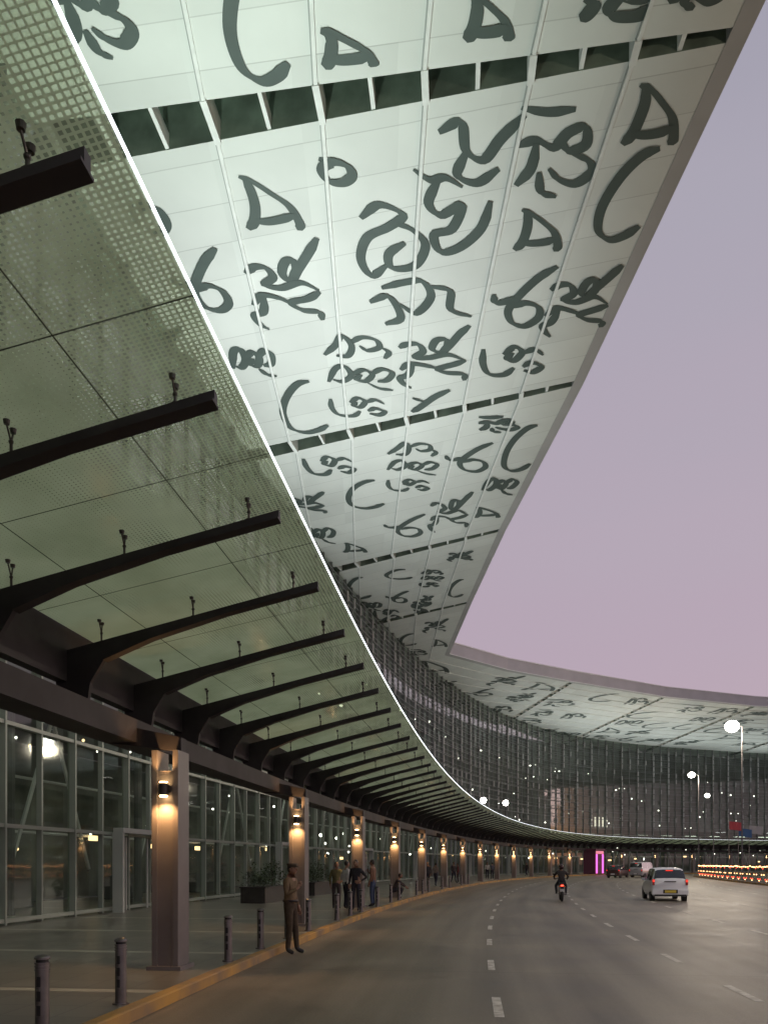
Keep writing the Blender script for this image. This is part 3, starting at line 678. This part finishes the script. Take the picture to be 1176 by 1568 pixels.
# ---------------------------------------------------------------- people
def person(loc,rz,h=1.7,pose=None,shirt=(.2,.2,.2),trouser=(.05,.05,.06),hair=(.015,.012,.01),skin=(.22,.12,.075),cap=None,name='person',sub=1,bag=None):
    J={'pelvis':(0,0,.96),'spine':(0,.0,1.14),'chest':(0,0,1.33),'neck':(0,.0,1.47),'headb':(0,.015,1.55),
       'sL':(-.175,0,1.405),'eL':(-.235,-.03,1.13),'wL':(-.235,.06,.89),'hL':(-.225,.09,.80),
       'sR':(.175,0,1.405),'eR':(.235,-.03,1.13),'wR':(.235,.06,.89),'hR':(.225,.09,.80),
       'pL':(-.09,0,.90),'kL':(-.10,.03,.50),'aL':(-.10,-.01,.09),'tL':(-.12,.13,.035),
       'pR':(.09,0,.90),'kR':(.10,.03,.50),'aR':(.10,-.01,.09),'tR':(.12,.13,.035)}
    if pose: J.update(pose)
    R={'pelvis':(.145,.11),'spine':(.135,.10),'chest':(.165,.115),'neck':(.058,.058),'headb':(.055,.06),
       's':(.068,.068),'e':(.047,.047),'w':(.032,.030),'h':(.036,.018),'p':(.10,.105),'k':(.066,.066),'a':(.05,.052),'t':(.042,.03)}
    names=list(J); idx={n:i for i,n in enumerate(names)}
    E=[('pelvis','spine'),('spine','chest'),('chest','neck'),('neck','headb')]
    for q_ in 'LR': E+=[('chest','s'+q_),('s'+q_,'e'+q_),('e'+q_,'w'+q_),('w'+q_,'h'+q_),('pelvis','p'+q_),('p'+q_,'k'+q_),('k'+q_,'a'+q_),('a'+q_,'t'+q_)]
    me=bpy.data.meshes.new('tmp'); me.from_pydata([J[n] for n in names],[(idx[a],idx[b]) for a,b in E],[])
    ob=bpy.data.objects.new('tmp',me); COL.objects.link(ob)
    md=ob.modifiers.new('s','SKIN'); md.use_smooth_shade=True
    if not me.skin_vertices: me.skin_vertices.new()
    sv=me.skin_vertices[0].data
    for n in names:
        key=n if n in R else n[0]; sv[idx[n]].radius=R[key]; sv[idx[n]].use_root=(n=='pelvis')
    sb=ob.modifiers.new('b','SUBSURF'); sb.levels=sub; sb.render_levels=sub
    dg=bpy.context.evaluated_depsgraph_get(); em=bpy.data.meshes.new_from_object(ob.evaluated_get(dg))
    vs=[v.co.copy() for v in em.vertices]
    segs=[(Vector(J[a]),Vector(J[b]),a,b) for a,b in E]
    def cls(c):
        best=None
        for p,q2,a,b in segs:
            d=q2-p; t=max(0,min(1,(c-p).dot(d)/max(d.length_squared,1e-9))); dd=(p+d*t-c).length
            if best is None or dd<best[0]: best=(dd,a,b,t)
        _,a,b,t=best
        if b[0]=='h' : return 0
        if a=='neck' : return 0
        if b=='neck' and t>.7: return 0
        if b[0]=='w' and t>.86: return 0
        if b[0]=='t' : return 3
        if b[0]=='a' and t>.9: return 3
        if b[0] in 'ka' or (b[0]=='p' and len(b)==2) : return 2
        if a=='pelvis' and c.z<J['pelvis'][2]+.01: return 2
        return 1
    m=MB(); m.v=[tuple(v) for v in vs]
    for p in em.polygons:
        m.f.append(tuple(p.vertices)); m.m.append(cls(p.center)); m.uv.append(None)
    bpy.data.objects.remove(ob); bpy.data.meshes.remove(em)
    hb=Vector(J['headb']); hc=hb+Vector((0,.02,.085))
    m.sph(hc,(.072,.092,.112),0,16,12)
    m.sph(hc+Vector((0,.03,-.05)),(.05,.06,.06),0,12,8)
    m.sph(hc+Vector((0,.10,-.012)),(.012,.02,.022),0,8,6)
    for sx_ in (-1,1):
        m.sph(hc+Vector((sx_*.073,-.005,-.01)),(.012,.022,.032),0,8,6)
        m.sph(hc+Vector((sx_*.028,.082,.018)),(.014,.01,.008),4,8,6)
    m.box(hc+Vector((0,.088,-.048)),(.045,.012,.008),0,5)
    if cap is None: m.sph(hc+Vector((0,-.016,.022)),(.080,.092,.105),4,16,10)
    else:
        m.sph(hc+Vector((0,-.014,.0)),(.077,.09,.09),4,14,8)
        m.cyl(hc+Vector((0,-.0,.035)),hc+Vector((0,0,.075)),.088,.092,18,6); m.cyl(hc+Vector((0,0,.075)),hc+Vector((0,0,.105)),.112,.10,18,6)
        m.box(hc+Vector((0,.11,.045)),(.12,.07,.012),0,4)
    for q_ in 'LR':
        w_=Vector(J['w'+q_]);hh=Vector(J['h'+q_]); d=(hh-w_).normalized(); side=d.cross(Vector((1,0,0)))
        if side.length<.1: side=Vector((0,1,0))
        side.normalize(); inn=Vector((1 if q_=='L' else -1,0,0))
        for i in range(4):
            st_=hh+side*(i-1.5)*.018; ln_=(.062,.072,.068,.052)[i]; mid=st_+d*ln_*.55+inn*.006; en=mid+d*ln_*.4+inn*.018
            m.cyl(st_,mid,.0095,.0088,6,0); m.cyl(mid,en,.0088,.007,6,0)
        th_=w_.lerp(hh,.4)+side*.03; m.cyl(th_,th_+d*.04+side*.02,.0105,.0095,6,0); m.cyl(th_+d*.04+side*.02,th_+d*.075+side*.018+inn*.01,.0095,.008,6,0)
    pc=Vector(J['pelvis'])
    if cap is not None:
        m.cyl(pc+Vector((0,0,.045)),pc+Vector((0,0,.085)),.15,.15,20,4)
    if bag:
        c=Vector(J['chest'])+Vector((0,-.19,-.1)); m.sph(c,(.15,.10,.22),4,12,8)
    mats=[mat('skin',skin,.5),mat('shirt',shirt,.85,var=.15,vscale=14,spec=.2),mat('trousers',trouser,.85,var=.15,vscale=14,spec=.2),M_black,mat('hair',hair,.5),mat('lips',(.16,.06,.05),.5),mat('cap',cap or (.1,.1,.1),.8)]
    k_=h/1.75
    o=m.build(name,mats,None,True,loc,rz); o.scale=(k_,k_,k_)
    return o
handup={'eR':(.27,.05,1.15),'wR':(.13,.22,1.27),'hR':(.07,.22,1.35)}
onhip={'eL':(-.36,-.08,1.15),'wL':(-.19,.06,1.02),'hL':(-.13,.1,.97)}
walk={'kL':(-.1,.16,.52),'aL':(-.1,.24,.10),'tL':(-.12,.38,.06),'kR':(.1,-.02,.50),'aR':(.1,-.26,.14),'tR':(.11,-.15,.04),'wL':(-.24,-.12,.92),'hL':(-.23,-.14,.83),'wR':(.24,.2,.96),'hR':(.23,.25,.88)}
khaki=(.14,.10,.06)
person((-1.74,14.6,.006),math.radians(-110),1.70,{**handup,'kL':(-.1,.05,.5),'pL':(-.09,0,.9),'aL':(-.12,.08,.09),'tL':(-.14,.22,.035)},khaki,(.06,.045,.03),cap=(.07,.055,.035),name='policeman',sub=2)
person((-.92,25.8,.13),math.radians(160),1.68,onhip,(.03,.03,.035),(.035,.035,.045),name='man')
person((-.40,28.3,.13),math.radians(70),1.70,handup,(.16,.09,.06),(.05,.07,.12),name='man')
person((-1.28,26.6,.13),math.radians(-60),1.66,{},(.5,.5,.5),(.03,.03,.04),name='man')
person((-1.65,27.2,.13),math.radians(190),1.62,onhip,(.12,.11,.05),(.06,.05,.05),name='man',bag=True)
crouch={'pelvis':(0,-.2,.42),'spine':(0,-.12,.60),'chest':(0,-.02,.78),'neck':(0,.06,.90),'headb':(0,.09,.97),'sL':(-.17,-.0,.84),'sR':(.17,0,.84),
 'eL':(-.22,.2,.66),'wL':(-.12,.36,.55),'hL':(-.1,.42,.5),'eR':(.22,.2,.66),'wR':(.12,.36,.55),'hR':(.1,.42,.5),
 'pL':(-.09,-.2,.38),'kL':(-.14,.24,.48),'aL':(-.12,0.0,.09),'tL':(-.12,.14,.035),'pR':(.09,-.2,.38),'kR':(.14,.24,.48),'aR':(.12,0.0,.09),'tR':(.12,.14,.035)}
person((.62,34.6,.13),math.radians(-100),1.7,crouch,(.05,.04,.04),(.04,.04,.05),name='crouching_person')
person((2.9,52,.13),math.radians(150),1.68,{},(.04,.04,.05),(.03,.03,.04),name='man')
person((3.5,53.2,.13),math.radians(-30),1.6,walk,(.25,.2,.17),(.05,.05,.07),name='man')
person((5.5,62,.13),math.radians(200),1.68,walk,(.06,.05,.05),(.03,.03,.04),name='man')
person((5.9,62.6,.13),math.radians(90),1.6,{},(.15,.04,.04),(.05,.03,.04),name='woman')
person((10.2,77.5,.13),math.radians(170),1.68,walk,(.5,.48,.45),(.03,.03,.04),name='man')
person((10.9,79,.13),math.radians(20),1.66,onhip,(.08,.08,.1),(.03,.03,.04),name='man')
person((15,90,.13),math.radians(20),1.66,{},(.3,.25,.2),(.03,.03,.04),name='man')
person((17,93.5,.13),math.radians(120),1.66,walk,(.06,.05,.05),(.03,.03,.04),name='man')

# ---------------------------------------------------------------- vehicles
M_cglass=mat('car_glass',(.02,.025,.03),.08,0,spec=.8)
def vehicle(name,loc,rz,paint,st,win_y,rear_win,W,rear_z,plate=(.6,.45,.05),tl=(.66,.95),wheel_y=(-1.15,1.2),L_=3.5):
    e=empty(name,loc,rz)
    m=MB(); P_=mat('car_paint',paint,.28,.0,spec=.6)
    P_.node_tree.nodes['Principled BSDF'].inputs['Coat Weight'].default_value=.6
    rings=[]
    for y,w_,b_,t_,wt in st:
        h=[(w_*.88,.22),(w_*.98,.34),(w_,.55),(w_*.995,.75*b_+.1),(w_*.95,b_),(wt+.02,t_-.05),(wt*.86,t_-.005),(wt*.4,t_+.012)]
        rings.append([(-x,y,z) for x,z in h]+[(x,y,z) for x,z in h[::-1]])
    n=len(rings[0]); k0=len(m.v)
    for r_ in rings: m.v+=r_
    for i in range(len(rings)-1):
        ya,yb=st[i][0],st[i+1][0]; ym=(ya+yb)/2
        for j in range(n):
            j2=(j+1)%n; mi=0
            if j in (4,10) and any(a<=ym<=b for a,b in win_y): mi=1
            if j in (5,6,7,8,9) :
                if rear_win[0]<=ym<=rear_win[1]: mi=1
                if st[i+1][3]<st[i][3]-.2 and ym>0: mi=1
            m.f.append((k0+i*n+j,k0+(i+1)*n+j,k0+(i+1)*n+j2,k0+i*n+j2)); m.m.append(mi); m.uv.append(None)
    m.f.append(tuple(k0+j for j in range(n))); m.m.append(0); m.uv.append(None)
    m.f.append(tuple(k0+(len(rings)-1)*n+j for j in range(n))[::-1]); m.m.append(0); m.uv.append(None)
    o=m.build('body',[P_,M_cglass],e); smooth_angle(o,40)
    d=MB(); yr=st[0][0]
    d.box((0,yr-.03,.40),(W*.98,.14,.20),0,0); d.box((0,yr-.045,.27),(W*.86,.12,.08),0,2)
    d.box((0,yr-.108,.44),(.48,.012,.11),0,4)
    d.box((0,yr-.104,.44),(.62,.006,.17),0,2)
    for sx_ in (-1,1):
        d.box((sx_*(W/2-.075),st[1][0]-.03,(tl[0]+tl[1])/2),(.10,.08,tl[1]-tl[0]),0,5)
        d.box((sx_*(W/2-.075),st[1][0]-.035,tl[1]-.07),(.085,.09,.10),0,3)
        d.box((sx_*(W/2+.06),.62,.95),(.16,.09,.12),0,0)
    d.box((0,yr-.02,rear_z-.12),(.5,.03,.035),0,2)
    d.box((0,st[3][0]-.03,st[3][3]-.03),(.3,.03,.03),0,3)
    o=d.build('trim',[P_,M_cglass,M_black,E_red,mat('number_plate',plate,.5),mat('tail_lens',(.30,.02,.02),.2)],e)
    bm_=o.modifiers.new('b','BEVEL'); bm_.width=.012; bm_.segments=2
    for sy in wheel_y:
        for sx_ in (-1,1):
            x=sx_*(W/2-.09); wm=MB()
            wm.torus((x,sy,.29),.20,.09,'X',0); wm.cyl((x-.07,sy,.29),(x+.07,sy,.29),.19,None,20,1); 
            for a in range(5): 
                t=a*1.2566; wm.box((x+sx_*.075,sy+.09*math.cos(t),.29+.09*math.sin(t)),(.02,.05,.05),0,0)
            ww=wm.build('wheel',[M_black,M_chrome],e); smooth_angle(ww)
            ar_=MB(); ar_.cyl((x-.085,sy,.30),(x+.085,sy,.30),.335,None,24,0); ar_.build('wheel_arch',[M_black],e)
    return e
hatch=[(-1.74,.70,.80,.84,.62),(-1.70,.76,.88,.96,.66),(-1.66,.775,.92,1.02,.66),(-1.48,.78,.93,1.40,.58),(-1.34,.785,.93,1.47,.56),(-.5,.79,.92,1.50,.56),(-.42,.79,.92,1.50,.56),(.3,.79,.91,1.49,.56),(.48,.79,.91,1.45,.57),(1.12,.785,.90,1.02,.66),(1.55,.76,.80,.90,.62),(1.74,.68,.62,.68,.55)]
vehicle('car',(13.05,36.6,.004),-.19,(.68,.69,.72),hatch,[(-1.3,-.55),(-.4,.25),(.45,.9)],(-1.66,-1.5),1.56,1.0,tl=(.72,.98))
van=[(-2.1,.78,.95,1.0,.7),(-2.06,.82,1.0,1.1,.74),(-2.03,.83,1.05,1.2,.74),(-1.95,.84,1.05,1.72,.66),(-1.8,.84,1.05,1.82,.64),(-.6,.84,1.05,1.85,.64),(-.5,.84,1.05,1.85,.64),(.7,.84,1.02,1.83,.64),(.85,.84,1.02,1.78,.64),(1.55,.83,1.0,1.12,.72),(2.0,.8,.85,.95,.68),(2.15,.72,.6,.66,.6)]
vehicle('van',(31.4,95,.004),-.75,(.30,.31,.32),van,[(-1.75,-.65),(-.45,.65),(.8,1.4)],(-2.03,-1.96),1.68,1.1,plate=(.6,.6,.6),wheel_y=(-1.35,1.35))
vehicle('dark_car',(27.4,92,.004),-.6,(.05,.02,.02),hatch,[(-1.3,-.55),(-.4,.25),(.45,.9)],(-1.66,-1.5),1.56,1.0,plate=(.6,.6,.6))
mc=empty('motorcycle',(7.95,35.2,.006),-.17)
m=MB()
for y in (-.62,.66): m.torus((0,y,.30),.245,.055,'X',0,24,8); m.cyl((-.04,y,.3),(.04,y,.3),.05,None,10,1)
for y in (-.62,.66):
    for a in range(8):
        t=a*math.pi/4; m.cyl((0,y,.3),(0,y+.23*math.cos(t),.3+.23*math.sin(t)),.005,None,4,1)
m.cyl((-.07,.66,.3),(-.08,.45,.92),.022,None,8,1); m.cyl((.07,.66,.3),(.08,.45,.92),.022,None,8,1)
m.cyl((-.33,.32,1.0),(.33,.32,1.0),.014,None,8,0); m.cyl((-.2,.42,.96),(-.33,.32,1.0),.014,None,8,0)
for sx_ in (-1,1):
    m.cyl((sx_*.24,.34,1.0),(sx_*.32,.36,1.18),.007,None,6,0); m.sph((sx_*.33,.36,1.2),(.06,.015,.04),0,10,6)
    m.cyl((sx_*.09,-.62,.34),(sx_*.11,-.42,.70),.022,None,8,1); m.sph((sx_*.11,-.68,.66),(.035,.025,.025),4,8,6)
m.sph((0,.16,.80),(.15,.27,.13),2,14,8); m.box((0,-.32,.78),(.24,.72,.09),0,0); m.sph((0,-.62,.72),(.10,.14,.09),2,12,8)
m.box((0,.0,.42),(.24,.42,.30),0,1); m.cyl((.14,.1,.28),(.15,-.75,.34),.04,.05,10,1); m.cyl((0,-.6,.5),(0,.5,.75),.03,None,8,0)
m.box((0,-.78,.70),(.12,.04,.07),0,3); m.box((0,-.86,.50),(.20,.01,.12),0,5); m.box((0,-.80,.58),(.12,.10,.22),0,0)
m.cyl((-.26,-.1,.33),(.26,-.1,.33),.012,None,6,1); m.sph((0,.55,.88),(.09,.08,.1),1,12,8)
E_red2=emat('bike_tail_light',(1,.06,.03),6)
o=m.build('bike',[M_black,M_chrome,mat('tank_paint',(.06,.01,.01),.3),E_red2,mat('indicator',(.5,.2,.03),.3),mat('bike_plate',(.5,.5,.5),.5)],mc)
bm_=o.modifiers.new('b','BEVEL'); bm_.width=.015; bm_.segments=2; smooth_angle(o)
ride={'pelvis':(0,-.15,.90),'spine':(0,-.12,1.08),'chest':(0,-.04,1.26),'neck':(0,.02,1.39),'headb':(0,.05,1.46),'sL':(-.18,-.02,1.33),'sR':(.18,-.02,1.33),
 'eL':(-.32,.12,1.12),'wL':(-.3,.34,1.05),'hL':(-.29,.4,1.02),'eR':(.32,.12,1.12),'wR':(.3,.34,1.05),'hR':(.29,.4,1.02),
 'pL':(-.1,-.13,.88),'kL':(-.23,.30,.70),'aL':(-.21,.02,.40),'tL':(-.22,.16,.34),'pR':(.1,-.13,.88),'kR':(.23,.30,.70),'aR':(.21,.02,.40),'tR':(.22,.16,.34)}
rider=person((0,0,0),0,1.72,ride,(.035,.03,.03),(.03,.03,.04),name='rider'); rider.parent=mc
hm=MB(); hm.sph((0,.06,1.53),(.125,.145,.14),0,18,12); hm.build('helmet',[mat('helmet_shell',(.03,.01,.01),.25)],mc,True)

# ---------------------------------------------------------------- island, fairy-light railing, street lamps, flags
isl=[(18.0,-10),(19.5,15),(23.5,38),(28.2,57),(33.2,78),(38.6,98)]
def iP(t):
    n=len(isl)-1; k=min(int(t*n),n-1); f=t*n-k
    return Vector((*isl[k],0)).lerp(Vector((*isl[k+1],0)),f)
m=MB(); nn=40
Lf=[iP(i/nn) for i in range(nn+1)]
wid=[4.2*math.sqrt(max(0,1-(i/nn)**10)) +.3 for i in range(nn+1)]
for i in range(nn):
    a,b=Lf[i],Lf[i+1]; ra=a+Vector((wid[i],-.2,0)); rb=b+Vector((wid[i+1],-.2,0))
    m.face([(a.x,a.y,.16),(ra.x,ra.y,.16),(rb.x,rb.y,.16),(b.x,b.y,.16)],0)
    m.face([(a.x,a.y,0),(a.x,a.y,.16),(b.x,b.y,.16),(b.x,b.y,0)],1); m.face([(ra.x,ra.y,0),(ra.x,ra.y,.16),(rb.x,rb.y,.16),(rb.x,rb.y,0)],1)
b=Lf[-1]; m.face([(b.x,b.y,0),(b.x+wid[-1],b.y,0),(b.x+wid[-1],b.y,.16),(b.x,b.y,.16)],1)
m.build('traffic_island',[mat('island_soil',(.06,.055,.035),.9,var=.3),M_kerb])
E_fairy=emat('fairy_light',(1,.45,.18),9); E_fairy2=emat('fairy_light_red',(1,.07,.04),6)
fl=empty('fairy_light_railing'); m=MB(); bd=MB(); rng=random.Random(9)
posts=[]; t=.40
while t<=1.0: posts.append(iP(t)+Vector((.35,0,.16))); t+=.024
for i,p in enumerate(posts):
    m.cyl(p,p+Vector((0,0,1.25)),.03,None,6,0)
    if i:
        q0=posts[i-1]
        for z in (1.2,.2): m.cyl(q0+Vector((0,0,z)),p+Vector((0,0,z)),.018,None,5,0)
        for k in range(6):
            f=k/6; c=q0.lerp(p,f)
            bd.sph(c+Vector((rng.uniform(-.03,.03),0,1.25+rng.uniform(-.05,.05))),.045,0,5,3)
            bd.sph(c+Vector((rng.uniform(-.03,.03),0,1.10-.95*math.sin(f*math.pi))),.042,1 if k%2==0 else 0,5,3)
m.build('railing',[M_alu],fl); bd.build('fairy_lights',[E_fairy,E_fairy2],fl)
f=MB(); r=random.Random(21)
for i in range(4200):
    t=r.uniform(.35,.99); p=iP(t); x=p.x+r.uniform(.8,3.2); y=p.y+r.uniform(-1,1); z=.16+r.random()**.7*(.55+.25*math.sin(t*60))
    a=r.uniform(0,6.28);sz=r.uniform(.08,.17); d=Vector((math.cos(a),math.sin(a),r.uniform(-.6,.9))).normalized(); u=d.cross(Vector((0,0,1))).normalized()*sz*.5
    c=Vector((x,y,z)); f.face([c-u,c+d*sz,c+u],0)
f.build('island_hedge',[M_leaf])
M_pole=mat('lamp_pole_paint',(.10,.095,.10),.6)
def street_lamp(x,y,z,r_,en):
    e=empty('street_lamp',(x,y,.1)); m=MB()
    m.cyl((.9,0,0),(.9,0,z-.1),.07,.04,10,0); m.cyl((.9,0,z-.15),(.2,0,z+.06),.03,None,8,0); m.box((0,0,z+.07),(.7,.3,.12),0,0)
    m.sph((0,0,z-.1),(r_,r_*.9,r_*.85),1,16,10)
    o=m.build('lamp',[M_pole,E_white],e); smooth_angle(o)
    if en:
        l=bpy.data.lights.new('lamp_light','POINT'); l.energy=en; l.color=(1,.84,.64); l.shadow_soft_size=r_
        lo=bpy.data.objects.new('lamp_light',l); COL.objects.link(lo); lo.parent=e; lo.location=(0,0,z-.1-r_*1.2)
street_lamp(31.5,71,14.1,.62,3500)
street_lamp(38.6,98.5,12.8,.42,3000)
street_lamp(45.3,110,11.2,.34,0)
street_lamp(23.5,30,13.5,.15,3400)
street_lamp(19.5,4,13.5,.15,3200)
def flag(x,y,h,col,name):
    e=empty(name,(x,y,0)); m=MB(); m.cyl((0,0,0),(0,0,h),.05,.03,8,0); m.sph((0,0,h),.07,0,8,6); m.build('pole',[M_chrome],e)
    c=MB(); nx=10
    for i in range(nx):
        for j in range(5):
            def P3(a,b_): return (a*.17,.12*math.sin(a*.9)*a/nx,h-.15-b_*.2-.04*a*.5)
            c.face([P3(i,j),P3(i+1,j),P3(i+1,j+1),P3(i,j+1)],0)
    c.build('cloth',[mat('flag_cloth',col,.8)],e,True)
flag(42.2,96,7.0,(.35,.05,.06),'flag'); flag(43.8,97,6.2,(.04,.10,.22),'flag'); flag(45.6,98,6.6,(.3,.3,.3),'flag')
p=C(117,2.6); e=empty('illuminated_kiosk',(p.x,p.y,.13),-T(117))
m=MB(); m.box((0,0,1.7),(1.8,2.8,3.4),0,0); m.box((0,0,3.5),(2.1,3.1,.25),0,0)
for y in (-1.0,1.0): m.box((.93,y,1.5),(.06,.40,2.7),0,1)
m.box((.93,0,3.1),(.06,2.4,.4),0,2)
m.build('kiosk',[mat('kiosk_panel',(.1,.03,.06),.5),emat('magenta_neon',(1,.12,.6),2.2),emat('kiosk_sign',(1,.3,.4),.9)],e)
